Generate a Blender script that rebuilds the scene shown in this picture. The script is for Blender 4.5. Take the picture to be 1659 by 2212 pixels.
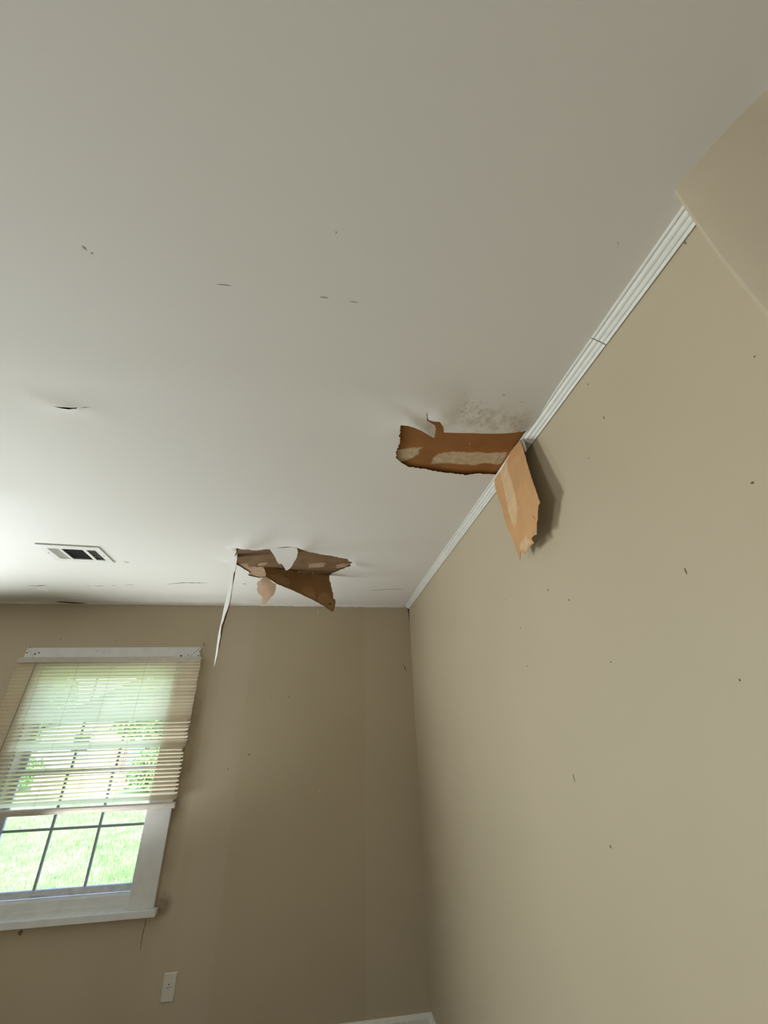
import bpy, bmesh, math, random
from mathutils import Vector, Matrix, noise
from mathutils.geometry import delaunay_2d_cdt

random.seed(7)
for o in list(bpy.data.objects):
    bpy.data.objects.remove(o, do_unlink=True)
SC = bpy.context.scene
COL = SC.collection
R = math.radians

# ------------------------------------------------------------------ camera
W, H = 1659.0, 2212.0
FPX = 857.432
CX, CY = W / 2, H / 2
CAM = Vector((-0.6924, -3.3082, 1.5660))
yaw, pitch, roll = R(8.6423), R(27.9351), R(-1.7147)
FW = Vector((math.sin(yaw) * math.cos(pitch), math.cos(yaw) * math.cos(pitch), math.sin(pitch)))
r0 = Vector((math.cos(yaw), -math.sin(yaw), 0.0))
u0 = r0.cross(FW)
RT = r0 * math.cos(roll) + u0 * math.sin(roll)
UP = -r0 * math.sin(roll) + u0 * math.cos(roll)
cd = bpy.data.cameras.new('camera')
cam = bpy.data.objects.new('camera', cd)
COL.objects.link(cam)
cd.sensor_fit = 'VERTICAL'
cd.sensor_height = 36.0
cd.lens = FPX / H * 36.0
cd.clip_start = 0.02
cd.clip_end = 500
m3 = Matrix((RT, UP, -FW)).transposed()
cam.matrix_world = Matrix.Translation(CAM) @ m3.to_4x4()
SC.camera = cam

# ------------------------------------------------------------------ world, sun, added window lamps, exposure
SC.view_settings.view_transform = 'Standard'
SC.view_settings.look = 'None'
SC.view_settings.gamma = 1.0
SC.view_settings.use_curve_mapping = False
SC.view_settings.exposure = 0.0
SC.cycles.use_denoising = True
SC.cycles.max_bounces = 6
SC.cycles.diffuse_bounces = 4
SC.cycles.transparent_max_bounces = 24
SC.cycles.sample_clamp_indirect = 5.0
SC.cycles.use_adaptive_sampling = True
SC.cycles.adaptive_threshold = 0.09
SC.cycles.adaptive_min_samples = 16

wd = bpy.data.worlds.new('sky')
SC.world = wd
wd.use_nodes = True
wn = wd.node_tree
bg = wn.nodes['Background']
sky = wn.nodes.new('ShaderNodeTexSky')
sky.sky_type = 'NISHITA'
sky.sun_disc = False
sky.sun_elevation = R(58)
sky.sun_rotation = R(150)
sky.air_density = 1.0
sky.dust_density = 2.5
sky.ozone_density = 1.0
wn.links.new(sky.outputs[0], bg.inputs[0])
bg.inputs[1].default_value = 0.95

sd = bpy.data.lights.new('sun', 'SUN')
sd.energy = 3.2
sd.angle = R(0.6)
sd.color = (1.0, 0.96, 0.88)
sun = bpy.data.objects.new('sun', sd)
COL.objects.link(sun)
sun.rotation_euler = Vector((-0.35, 0.62, -0.95)).to_track_quat('-Z', 'Y').to_euler()

XL, YF, ZC = -4.6, -4.4, 2.44            # left wall, front wall, ceiling
OW, OZ0, OZ1 = 0.90, 0.643, 1.965        # window opening


def daylight(name, loc, rot, sx, sz, watts, col):  # area lamp standing in for light at a window
    l = bpy.data.lights.new(name, 'AREA')
    l.shape = 'RECTANGLE'
    l.size, l.size_y = sx, sz
    l.energy = watts
    l.color = col
    o = bpy.data.objects.new(name, l)
    COL.objects.link(o)
    o.location = loc
    o.rotation_euler = rot
    return o


WZ = (OZ0 + OZ1) / 2
LEFT_WINDOWS = (-3.0,)
WX2 = -3.70                              # guessed second window of the back wall, unseen left of the frame
DAY = (0.91, 0.985, 0.985)
# added area lamps standing in for daylight at two guessed, unseen windows
o = daylight('added_window_lamp', (WX2, -.03, WZ), (R(90), 0, R(180 + 24)), OW * 0.9, (OZ1 - OZ0) * .85, 70, DAY)
o.data.spread = R(130)
o = daylight('added_window_lamp', (XL + .03, LEFT_WINDOWS[0], WZ), (R(90 + 10), 0, R(-90)), OW * 0.9, (OZ1 - OZ0) * .85, 8, DAY)
o.data.spread = R(100)
# added lamp just inside the visible window, standing in for ground-bounced daylight
o = daylight('added_window_lamp', (-2.20, -.21, .82), (R(90 + 54), 0, R(246)), .26, .50, 6.0, DAY)
o.data.spread = R(98)


# ------------------------------------------------------------------ helpers
def ray(x, y):
    return RT * ((x - CX) / FPX) + UP * (-(y - CY) / FPX) + FW


def at_plane(x, y, p, n):
    d = ray(x, y)
    n = Vector(n)
    return CAM + d * ((Vector(p) - CAM).dot(n) / d.dot(n))


def at_ceil(x, y, z=ZC):
    return at_plane(x, y, (0, 0, z), (0, 0, 1))


def at_back(x, y, Y=0.0):
    return at_plane(x, y, (0, Y, 0), (0, 1, 0))


def at_right(x, y, X=0.0):
    return at_plane(x, y, (X, 0, 0), (1, 0, 0))


def tag(o, label=None, cat=None, group=None, kind=None):
    if label: o['label'] = label
    if cat: o['category'] = cat
    if group: o['group'] = group
    if kind: o['kind'] = kind
    return o


def empty(name, loc=(0, 0, 0), rz=0.0):
    o = bpy.data.objects.new(name, None)
    COL.objects.link(o)
    o.location = loc
    o.rotation_euler = (0, 0, rz)
    o.empty_display_size = 0.05
    return o


def link(name, me, mats, parent=None, loc=(0, 0, 0), rot=(0, 0, 0)):
    o = bpy.data.objects.new(name, me)
    if not isinstance(mats, (list, tuple)): mats = [mats]
    if not me.materials:
        for m in mats: me.materials.append(m)
    COL.objects.link(o)
    o.parent = parent
    o.location = loc
    o.rotation_euler = rot
    return o


class MB:
    """collects verts and faces of one mesh"""
    def __init__(s):
        s.v, s.f, s.mi = [], [], []

    def add(s, vs, fs, mi=0):
        b = len(s.v)
        s.v += [tuple(v) for v in vs]
        for f in fs:
            s.f.append([b + i for i in f])
            s.mi.append(mi)
        return s

    def box(s, a, b, mi=0):
        x0, y0, z0 = a; x1, y1, z1 = b
        vs = [(x0, y0, z0), (x1, y0, z0), (x1, y1, z0), (x0, y1, z0), (x0, y0, z1), (x1, y0, z1), (x1, y1, z1), (x0, y1, z1)]
        return s.add(vs, [(0, 3, 2, 1), (4, 5, 6, 7), (0, 1, 5, 4), (1, 2, 6, 5), (2, 3, 7, 6), (3, 0, 4, 7)], mi)

    def tube(s, pts, r, n=6, mi=0):
        pts = [Vector(p) for p in pts]
        rings = []
        for i, p in enumerate(pts):
            d = (pts[min(i + 1, len(pts) - 1)] - pts[max(i - 1, 0)]).normalized()
            a = d.cross(Vector((0.31, 0.77, 0.55))).normalized()
            b = d.cross(a)
            rr = r[i] if isinstance(r, (list, tuple)) else r
            rings.append([p + (a * math.cos(2 * math.pi * k / n) + b * math.sin(2 * math.pi * k / n)) * rr for k in range(n)])
        vs = [v for ring in rings for v in ring]
        fs = []
        for i in range(len(pts) - 1):
            for k in range(n):
                fs.append((i * n + k, i * n + (k + 1) % n, (i + 1) * n + (k + 1) % n, (i + 1) * n + k))
        fs.append(tuple(range(n))[::-1])
        fs.append(tuple((len(pts) - 1) * n + k for k in range(n)))
        return s.add(vs, fs, mi)

    def prism(s, poly, z0, z1, mi=0):
        n = len(poly)
        vs = [(x, y, z0) for x, y in poly] + [(x, y, z1) for x, y in poly]
        fs = [tuple(range(n))[::-1], tuple(range(n, 2 * n))] + [(i, (i + 1) % n, n + (i + 1) % n, n + i) for i in range(n)]
        return s.add(vs, fs, mi)

    def build(s, name, mats, parent=None, smooth=False, bevel=0.0, loc=(0, 0, 0), rot=(0, 0, 0)):
        me = bpy.data.meshes.new(name)
        me.from_pydata(s.v, [], s.f)
        if not isinstance(mats, (list, tuple)): mats = [mats]
        for m in mats: me.materials.append(m)
        me.polygons.foreach_set('material_index', s.mi)
        bm = bmesh.new(); bm.from_mesh(me)
        bmesh.ops.recalc_face_normals(bm, faces=bm.faces)
        if bevel > 0:
            bmesh.ops.bevel(bm, geom=bm.edges[:], offset=bevel, segments=2, affect='EDGES', clamp_overlap=True)
        bm.to_mesh(me); bm.free()
        if smooth:
            me.polygons.foreach_set('use_smooth', [True] * len(me.polygons))
        return link(name, me, mats, parent, loc, rot)


# ------------------------------------------------------------------ materials
def mat(name, col, rough=0.7, metal=0.0, var=0.0, vscale=6.0, bump=0.0, bscale=200.0, spec=0.5, fine=0.0):
    m = bpy.data.materials.new(name)
    m.use_nodes = True
    nt = m.node_tree
    b = nt.nodes['Principled BSDF']
    b.inputs['Roughness'].default_value = rough
    b.inputs['Metallic'].default_value = metal
    b.inputs['Specular IOR Level'].default_value = spec
    g = nt.nodes.new('ShaderNodeNewGeometry')
    rgb = nt.nodes.new('ShaderNodeRGB')
    rgb.outputs[0].default_value = (*col, 1)
    out = rgb.outputs[0]
    if var > 0:
        n = nt.nodes.new('ShaderNodeTexNoise')
        n.inputs['Scale'].default_value = vscale
        n.inputs['Detail'].default_value = 2
        nt.links.new(g.outputs['Position'], n.inputs['Vector'])
        mr = nt.nodes.new('ShaderNodeMapRange')
        mr.inputs[1].default_value = 0.3; mr.inputs[2].default_value = 0.7
        mr.inputs[3].default_value = 1 - var; mr.inputs[4].default_value = 1 + var
        nt.links.new(n.outputs[0], mr.inputs[0])
        mx = nt.nodes.new('ShaderNodeVectorMath'); mx.operation = 'SCALE'
        nt.links.new(out, mx.inputs[0]); nt.links.new(mr.outputs[0], mx.inputs['Scale'])
        out = mx.outputs[0]
    if bump > 0:
        n2 = nt.nodes.new('ShaderNodeTexNoise')
        n2.inputs['Scale'].default_value = bscale
        n2.inputs['Detail'].default_value = 2
        nt.links.new(g.outputs['Position'], n2.inputs['Vector'])
        bp = nt.nodes.new('ShaderNodeBump')
        bp.inputs['Strength'].default_value = bump
        bp.inputs['Distance'].default_value = 0.002
        nt.links.new(n2.outputs[0], bp.inputs['Height'])
        nt.links.new(bp.outputs[0], b.inputs['Normal'])
    nt.links.new(out, b.inputs['Base Color'])
    return m


def base_socket(m):
    b = m.node_tree.nodes['Principled BSDF']
    return b.inputs['Base Color'].links[0].from_socket


def mixin(m, fac, col):
    """lay a dirt over the base colour where fac is 1"""
    nt = m.node_tree
    src = base_socket(m)
    mx = nt.nodes.new('ShaderNodeMix'); mx.data_type = 'RGBA'
    nt.links.new(fac, mx.inputs[0])
    nt.links.new(src, mx.inputs[6])
    mx.inputs[7].default_value = (*col, 1)
    nt.links.new(mx.outputs[2], nt.nodes['Principled BSDF'].inputs['Base Color'])


def axis_band(m, axis, a, b, soft, col, amount):
    """patched wallboard joint: a strip of slightly different paint"""
    nt = m.node_tree
    g = nt.nodes.new('ShaderNodeNewGeometry')
    sp = nt.nodes.new('ShaderNodeSeparateXYZ')
    nt.links.new(g.outputs['Position'], sp.inputs[0])
    x = sp.outputs[axis]
    r1 = nt.nodes.new('ShaderNodeMapRange'); r2 = nt.nodes.new('ShaderNodeMapRange')
    for r, e0, e1 in ((r1, a - soft, a + soft), (r2, b + soft, b - soft)):
        r.inputs[1].default_value = e0; r.inputs[2].default_value = e1
        r.inputs[3].default_value = 0; r.inputs[4].default_value = 1
        nt.links.new(x, r.inputs[0])
    mu = nt.nodes.new('ShaderNodeMath'); mu.operation = 'MULTIPLY'
    nt.links.new(r1.outputs[0], mu.inputs[0]); nt.links.new(r2.outputs[0], mu.inputs[1])
    m2 = nt.nodes.new('ShaderNodeMath'); m2.operation = 'MULTIPLY'; m2.inputs[1].default_value = amount
    nt.links.new(mu.outputs[0], m2.inputs[0])
    mixin(m, m2.outputs[0], col)


def stain_tone(m, centre, stretch, r, col, scale, amount, thr=(0.45, 0.62)):
    nt = m.node_tree
    g = nt.nodes.new('ShaderNodeNewGeometry')
    d = nt.nodes.new('ShaderNodeVectorMath'); d.operation = 'SUBTRACT'; d.inputs[1].default_value = centre
    nt.links.new(g.outputs['Position'], d.inputs[0])
    s = nt.nodes.new('ShaderNodeVectorMath'); s.operation = 'MULTIPLY'; s.inputs[1].default_value = stretch
    nt.links.new(d.outputs[0], s.inputs[0])
    ln = nt.nodes.new('ShaderNodeVectorMath'); ln.operation = 'LENGTH'
    nt.links.new(s.outputs[0], ln.inputs[0])
    mr = nt.nodes.new('ShaderNodeMapRange')
    mr.inputs[1].default_value = r * 0.35; mr.inputs[2].default_value = r
    mr.inputs[3].default_value = 1; mr.inputs[4].default_value = 0
    nt.links.new(ln.outputs['Value'], mr.inputs[0])
    nz = nt.nodes.new('ShaderNodeTexNoise'); nz.inputs['Scale'].default_value = scale; nz.inputs['Detail'].default_value = 4
    nz.inputs['Roughness'].default_value = 0.65
    nt.links.new(g.outputs['Position'], nz.inputs['Vector'])
    m2 = nt.nodes.new('ShaderNodeMapRange')
    m2.inputs[1].default_value = thr[0]; m2.inputs[2].default_value = thr[1]
    m2.inputs[3].default_value = 0; m2.inputs[4].default_value = amount
    nt.links.new(nz.outputs[0], m2.inputs[0])
    mu = nt.nodes.new('ShaderNodeMath'); mu.operation = 'MULTIPLY'
    nt.links.new(mr.outputs[0], mu.inputs[0]); nt.links.new(m2.outputs[0], mu.inputs[1])
    mixin(m, mu.outputs[0], col)


WALLC = (0.52, 0.435, 0.305)
M = {}
M['ceiling'] = mat('ceiling_paint', (0.80, 0.775, 0.735), 0.75)
M['wall_right'] = mat('beige_wall_paint', WALLC, 0.6, var=0.03, vscale=1.8, bump=0.0)
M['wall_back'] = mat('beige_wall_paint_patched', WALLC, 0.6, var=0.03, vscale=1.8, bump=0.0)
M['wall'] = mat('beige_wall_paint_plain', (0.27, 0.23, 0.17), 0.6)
M['bump'] = mat('beige_wall_paint_return', (0.53, 0.44, 0.32), 0.6, var=0.04, vscale=3)
M['trim'] = mat('white_trim_paint', (0.84, 0.84, 0.79), 0.4, var=0.04, vscale=30)
M['casing'] = mat('window_casing_paint', (0.76, 0.76, 0.74), 0.45, var=0.05, vscale=14)
M['sash'] = mat('aluminium_sash', (0.66, 0.69, 0.75), 0.75, spec=0.15, var=0.12, vscale=25)
M['floor'] = mat('floor_boards', (0.28, 0.22, 0.165), 0.5, var=0.15, vscale=4)
M['board'] = mat('bare_brown_board_paper', (0.30, 0.125, 0.028), 0.85, var=0.10, vscale=14, bump=0.15, bscale=120)
M['board_b'] = mat('bare_brown_board_paper_greyed', (0.19, 0.103, 0.043), 0.85, var=0.16, vscale=14, bump=0.15, bscale=120)
M['residue'] = mat('joint_compound_residue', (0.55, 0.43, 0.28), 0.9, var=0.16, vscale=40, bump=0.2, bscale=150)
M['kraft'] = mat('torn_kraft_paper', (0.60, 0.33, 0.145), 0.85, var=0.08, vscale=12, bump=0.15, bscale=120)
M['kraft_pale'] = mat('torn_paper_pale_streak', (0.68, 0.48, 0.27), 0.9, var=0.10, vscale=40)
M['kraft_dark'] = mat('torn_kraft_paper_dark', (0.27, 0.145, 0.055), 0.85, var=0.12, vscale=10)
def fade(m, under, var, vscale):
    """residue that runs out into the paper below it (mesh attribute 'fade')"""
    nt = m.node_tree
    src = base_socket(m)
    at = nt.nodes.new('ShaderNodeAttribute'); at.attribute_name = 'fade'
    g = nt.nodes.new('ShaderNodeNewGeometry')
    nz = nt.nodes.new('ShaderNodeTexNoise'); nz.inputs['Scale'].default_value = 60; nz.inputs['Detail'].default_value = 3
    nt.links.new(g.outputs['Position'], nz.inputs['Vector'])
    ad = nt.nodes.new('ShaderNodeMath'); ad.operation = 'ADD'
    nt.links.new(at.outputs['Fac'], ad.inputs[0]); nt.links.new(nz.outputs[0], ad.inputs[1])
    mr = nt.nodes.new('ShaderNodeMapRange'); mr.inputs[1].default_value = .72; mr.inputs[2].default_value = 1.45
    nt.links.new(ad.outputs[0], mr.inputs[0])
    n2 = nt.nodes.new('ShaderNodeTexNoise'); n2.inputs['Scale'].default_value = vscale; n2.inputs['Detail'].default_value = 2
    nt.links.new(g.outputs['Position'], n2.inputs['Vector'])
    m2 = nt.nodes.new('ShaderNodeMapRange')
    m2.inputs[1].default_value = .3; m2.inputs[2].default_value = .7; m2.inputs[3].default_value = 1 - var; m2.inputs[4].default_value = 1 + var
    nt.links.new(n2.outputs[0], m2.inputs[0])
    sc = nt.nodes.new('ShaderNodeVectorMath'); sc.operation = 'SCALE'; sc.inputs[0].default_value = under
    nt.links.new(m2.outputs[0], sc.inputs['Scale'])
    mx = nt.nodes.new('ShaderNodeMix'); mx.data_type = 'RGBA'
    nt.links.new(mr.outputs[0], mx.inputs[0]); nt.links.new(sc.outputs[0], mx.inputs[6]); nt.links.new(src, mx.inputs[7])
    nt.links.new(mx.outputs[2], nt.nodes['Principled BSDF'].inputs['Base Color'])


fade(M['residue'], (0.30, 0.125, 0.028), .10, 14); fade(M['kraft_pale'], (0.60, 0.33, 0.145), .08, 12)
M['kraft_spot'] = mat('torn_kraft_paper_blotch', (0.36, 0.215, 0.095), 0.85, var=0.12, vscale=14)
M['tan'] = mat('tan_paper', (0.50, 0.335, 0.215), 0.85, var=0.08, vscale=16)
fade(M['kraft_spot'], (0.27, 0.145, 0.055), .12, 10)
M['tan_film'] = mat('tan_residue_film', (0.42, 0.28, 0.165), 0.9, var=0.12, vscale=30)
fade(M['tan_film'], (0.19, 0.103, 0.043), .16, 14)
M['dark'] = mat('dark_void', (0.02, 0.018, 0.015), 0.9)
M['vent'] = mat('vent_white_enamel', (0.84, 0.84, 0.81), 0.35)
M['vent_dark'] = mat('vent_damper_grey', (0.10, 0.10, 0.10), 0.6)
M['vent_grey'] = mat('vent_grid_grey', (0.42, 0.42, 0.41), 0.5)
M['plate'] = mat('ivory_plastic', (0.72, 0.69, 0.60), 0.4)
M['blindrail'] = mat('blind_rail_cream', (0.56, 0.50, 0.43), 0.5, var=0.06, vscale=30)
M['cord'] = mat('blind_cord', (0.75, 0.73, 0.66), 0.8)
M['wand'] = mat('blind_wand', (0.30, 0.28, 0.24), 0.3)

# slats: thin translucent yellowed vinyl
m = bpy.data.materials.new('yellowed_vinyl_slat'); m.use_nodes = True
nt = m.node_tree
b = nt.nodes['Principled BSDF']
b.inputs['Base Color'].default_value = (0.72, 0.69, 0.62, 1)
b.inputs['Roughness'].default_value = 0.4
tr = nt.nodes.new('ShaderNodeBsdfTranslucent'); tr.inputs[0].default_value = (1.0, 0.91, 0.73, 1)
ms = nt.nodes.new('ShaderNodeMixShader'); ms.inputs[0].default_value = 0.80
nt.links.new(b.outputs[0], ms.inputs[1]); nt.links.new(tr.outputs[0], ms.inputs[2])
nt.links.new(ms.outputs[0], nt.nodes['Material Output'].inputs[0])
M['slat'] = m

# window glass: clear sheet with a faint reflection
m = bpy.data.materials.new('window_glass'); m.use_nodes = True
nt = m.node_tree
nt.nodes.remove(nt.nodes['Principled BSDF'])
tp = nt.nodes.new('ShaderNodeBsdfTransparent'); tp.inputs[0].default_value = (0.95, 0.98, 0.97, 1)
gl = nt.nodes.new('ShaderNodeBsdfGlossy'); gl.inputs['Roughness'].default_value = 0.03
fr = nt.nodes.new('ShaderNodeFresnel'); fr.inputs[0].default_value = 1.25
ms = nt.nodes.new('ShaderNodeMixShader')
nt.links.new(fr.outputs[0], ms.inputs[0]); nt.links.new(tp.outputs[0], ms.inputs[1]); nt.links.new(gl.outputs[0], ms.inputs[2])
nt.links.new(ms.outputs[0], nt.nodes['Material Output'].inputs[0])
M['glass'] = m

# --- marks on the right wall, back wall and ceiling
RW = [((0, -2.838, 1.902), .005, (1, 1, 1)), ((0, -2.675, 1.613), .004, (1, 1, 1)), ((0, -2.184, 1.291), .006, (1, 1, .8)),
      ((0, -2.656, 1.812), .004, (1, 1, .25)), ((0, -2.26, 1.865), .005, (1, 1, 1)), ((0, -2.164, 1.923), .005, (1, 1, .7)),
      ((0, -1.932, 1.725), .005, (1, 1, 1)), ((0, -2.365, 1.682), .004, (1, 1, 1)), ((0, -1.933, 1.854), .005, (1, 1, 1)),
      ((0, -1.64, 1.933), .004, (1, 1, 1)), ((0, -1.853, 1.978), .005, (1, 1, 1)), ((0, -2.934, 2.091), .003, (1, 1, 1)),
      ((0, -2.084, 1.418), .004, (1, 1, .2)), ((0, -2.942, 2.412), .003, (1, 1, .3)), ((0, -0.084, 2.255), .007, (1, 1, .7)),
      ((0, -2.589, 2.38), .003, (1, .5, 1)), ((0, -2.506, 2.189), .003, (1, 1, 1)), ((0, -2.60, 2.25), .003, (1, 1, .3))]
BW = [((-1.074, 0, 1.75), .006, (1, 1, 1)), ((-0.941, 0, 1.754), .006, (1, 1, .5)),
      ((-1.184, 0, 1.395), .008, (.5, 1, 1.2)), ((-1.31, 0, 1.314), .006, (1, 1, .7)), ((-2.62, 0, 2.17), .006, (1, 1, 1)),
      ((-2.24, 0, 2.16), .006, (1, 1, 1)), ((-1.61, 0, 2.13), .008, (1, 1, .3)), ((-2.31, 0, .585), .012, (.6, 1, .6))]
axis_band(M['wall_back'], 0, -0.380, 0.2, 0.004, (0.56, 0.475, 0.345), 0.75)
axis_band(M['wall_back'], 0, -1.60, -1.245, 0.03, (0.58, 0.50, 0.38), 0.22)
axis_band(M['wall_back'], 0, -1.46, -1.25, 0.004, (0.60, 0.52, 0.40), 0.2)
BWL = [((-0.692, 0, 1.168), .006, (.9, 1, .6)), ((-1.058, 0, 0.906), .004, (1, 1, 1)), ((-0.763, 0, 2.383), .009, (1, 1, .5))]
# soft darker zone beside the blind, and grime at the sill end
stain_tone(M['wall_back'], (-1.595, 0, 1.40), (1, 1, .10), 0.085, (0.22, 0.16, 0.10), 3.5, 0.65, (0.2, 0.6))
stain_tone(M['wall_back'], (-1.585, 0, 0.65), (1, 1, 1), 0.07, (0.17, 0.12, 0.07), 14, 0.8, (0.2, 0.6))
CW = [((-1.216, -2.766, ZC), .006, (1, .6, 1)), ((-1.205, -2.757, ZC), .004, (1, 1, 1)), ((-0.705, -2.86, ZC), .004, (1, 1, 1)), ((-0.187, -2.47, ZC), .007, (1, 1, .3)),
      ((-0.31, -2.464, ZC), .005, (1, 1, 0.3)), ((-0.12, -2.45, ZC), .006, (1, 1, .3)), ((-0.728, -2.717, ZC), .006, (.3, 2, 1)), ((-0.66, -2.714, ZC), .004, (.2, 2, 1)),
      ((-0.95, -2.72, ZC), .003, (.1, 2, 1)), ((-0.12, -2.912, ZC), .003, (1, 1, 1)), ((-1.87, -0.92, ZC), .02, (.7, 1, 1))]
stain_tone(M['ceiling'], (-0.175, -2.36, ZC), (1.0, 1.9, 0.2), 0.17, (0.50, 0.42, 0.28), 38, 0.7, (0.42, 0.66))
stain_tone(M['ceiling'], (-0.26, -2.40, ZC), (1.3, 1.8, 0.2), 0.10, (0.36, 0.31, 0.24), 70, 0.6, (0.50, 0.62))
stain_tone(M['ceiling'], (-1.9, -0.05, ZC), (0.25, 1.6, 0.2), 0.5, (0.55, 0.48, 0.42), 5, 0.35, (0.3, 0.65))


# ------------------------------------------------------------------ polygons of torn board
def jag(poly, step, amp, closed=True, seed=0):
    """subdivide a 2-D outline and roughen it like a torn edge"""
    rnd = random.Random(seed)
    out = []
    n = len(poly)
    for i in range(n if closed else n - 1):
        a = Vector(poly[i]); c = Vector(poly[(i + 1) % n])
        L = (c - a).length
        k = max(1, int(L / step))
        nrm = Vector((-(c - a).y, (c - a).x)).normalized() if L > 0 else Vector((0, 0))
        out.append(a)
        for j in range(1, k):
            out.append(a.lerp(c, j / k) + nrm * rnd.uniform(-amp, amp))
    return out


def inside(p, poly):
    c = False
    j = len(poly) - 1
    x, y = p[0], p[1]
    for i in range(len(poly)):
        xi, yi = poly[i][0], poly[i][1]; xj, yj = poly[j][0], poly[j][1]
        if (yi > y) != (yj > y) and x < (xj - xi) * (y - yi) / (yj - yi) + xi: c = not c
        j = i
    return c


def fill(outer, holes, extra):
    """triangles of an outline with holes and extra inner points -> verts2d, tris"""
    vs, es = [], []
    for loop in [outer] + holes:
        b0 = len(vs)
        vs += [Vector((p[0], p[1])) for p in loop]
        es += [(b0 + i, b0 + (i + 1) % len(loop)) for i in range(len(loop))]
    vs += [Vector((p[0], p[1])) for p in extra]
    r = delaunay_2d_cdt(vs, es, [], 0, 1e-6)
    ov, of = r[0], r[2]
    tri = []
    for f in of:
        c = (ov[f[0]] + ov[f[1]] + ov[f[2]]) / 3
        if inside(c, outer) and not any(inside(c, h) for h in holes):
            tri.append(tuple(f))
    return ov, tri


# hole outlines as they are seen, with how far the loose lip sags there (metres)
HOLE1 = [(866, 919, .012), (882, 921, .02), (896, 925, .025), (910, 931, .03), (924, 939, .035), (938, 948, .04), (940, 936, .03), (941.5, 926, .022), (939, 919, .019), (931, 914, .017),
         (922.5, 909, .016), (922.2, 900, .0145), (923.0, 890.5, .013), (924, 902, .0145), (926, 908, .016), (936, 911, .018), (950.4, 912, .020), (955, 919, .022), (958, 923.4, .022), (959.2, 934.8, .024),
         (990, 935.6, .026), (1022.5, 936, .028), (1050, 937, .028), (1073, 937, .026), (1092, 936.3, .022), (1111, 934.8, .016), (1125, 933, .010), (1136.5, 931, .004),
         (1121, 951, .0), (1098, 982, .0), (1073, 1017, .0), (1067, 1026, .002), (1050, 1024, .002), (1030, 1023, .003), (1007, 1026, .004),
         (975, 1022, .004), (946.6, 1019.6, .004), (921, 1013, .003), (900, 1011, .003), (883, 1009, .003), (865.6, 999.4, .003), (855.5, 989, .004), (855.5, 979, .006), (864, 956, .006), (863.5, 936, .006)]
HOLE2 = [(511, 1183.5, .006), (530, 1187, .012), (555, 1189.5, .012), (580.5, 1187, .008), (596, 1186, .004), (612, 1185.5, .004), (628, 1185.5, .006), (642.7, 1184.5, .010), (652, 1188, .010), (665, 1192, .008), (684, 1195.5, .005), (700, 1199, .004),
         (716, 1201, .003), (731, 1204.6, .002), (752, 1208, .002), (753, 1213, .006), (761, 1214.5, .008), (756, 1219, .01), (757, 1223, .01), (746, 1226, .004), (735.6, 1230.5, .003), (721.5, 1236.4, .002), (711, 1243.4, .0),
         (668, 1238, .0), (620, 1232, .0), (590, 1230, .0), (577, 1232, 0), (574.6, 1246, .0), (561.6, 1249, .0), (546, 1246, .002), (537, 1243.4, .002), (538, 1236, .002), (527, 1230, .003), (522, 1226, .002), (510, 1220, .004), (507, 1205, .003)]


def hole(px, seed, step, amp):
    poly = [at_ceil(x, y, ZC - d) for x, y, d in px]
    res, drops = [], []
    rnd = random.Random(seed)
    n = len(px)
    for i in range(n):
        a, c = poly[i], poly[(i + 1) % n]
        da, dc = px[i][2], px[(i + 1) % n][2]
        L = (c - a).length
        k = max(1, int(L / step))
        nr = Vector((-(c - a).y, (c - a).x, 0)).normalized()
        smooth = (da + dc) > 0.03
        for j in range(k):
            p = a.lerp(c, j / k)
            if j and not smooth: p = p + nr * rnd.uniform(-amp, amp)
            res.append(Vector((p.x, p.y))); drops.append(da + (dc - da) * j / k)
    return res, drops


h1, d1 = hole(HOLE1, 3, 0.006, 0.0034)
h2, d2 = hole(HOLE2, 4, 0.009, 0.0042)
for q in h1:                             # this side of the tear runs in behind the crown strip
    if q.x > -.068 and -2.29 < q.y < -2.03: q.x = -.028


def sliver(pts, w, seed):
    """thin open crack along ceiling points"""
    rnd = random.Random(seed)
    P = [at_ceil(x, y) for x, y in pts]
    dense = []
    for i in range(len(P) - 1):
        k = max(2, int((P[i + 1] - P[i]).length / 0.02))
        dense += [P[i].lerp(P[i + 1], j / k) for j in range(k)]
    dense.append(P[-1])
    n = len(dense)
    top, bot = [], []
    for i, p in enumerate(dense):
        t = math.sin(math.pi * i / (n - 1)) ** 0.6
        o = rnd.uniform(-1, 1) * 0.0015
        ww = w * t * rnd.uniform(0.35, 1.0) + 0.0003
        if 0 < i < n - 1: top.append(Vector((p.x, p.y + o + ww)))
        bot.append(Vector((p.x, p.y + o - (ww if 0 < i < n - 1 else 0))))
    return bot + top[::-1]


CR = [sliver([(116, 876), (135, 878.5), (160, 880.5), (168, 878.5)], .0045, 1), sliver([(170, 880), (200, 879)], .002, 2),
      sliver([(60, 1264.5), (80, 1265.5), (102, 1264)], .006, 3), sliver([(184, 1265.5), (198, 1267)], .004, 4), sliver([(203, 1266), (228, 1265)], .003, 5),
      sliver([(240, 1264.5), (252, 1264.6)], .004, 6), sliver([(266, 1264), (292, 1263)], .003, 7), sliver([(360, 1262), (395, 1259), (450, 1259.5)], .006, 8),
      sliver([(524, 1261), (533, 1262)], .006, 9), sliver([(795, 1275), (850, 1272), (876, 1272.5)], .004, 10), sliver([(784, 1303), (788, 1311)], .003, 11),
      sliver([(752, 1196), (754, 1201)], .004, 12), sliver([(115, 1299.5), (150, 1302), (190, 1303.5)], .016, 13)]

# vent opening
VC = Vector((-2.075, -1.047)); VR = R(5)
VW, VH = 0.297, 0.237


def vloc(x, y):
    return Vector((VC.x + x * math.cos(VR) - y * math.sin(VR), VC.y + x * math.sin(VR) + y * math.cos(VR)))


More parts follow.
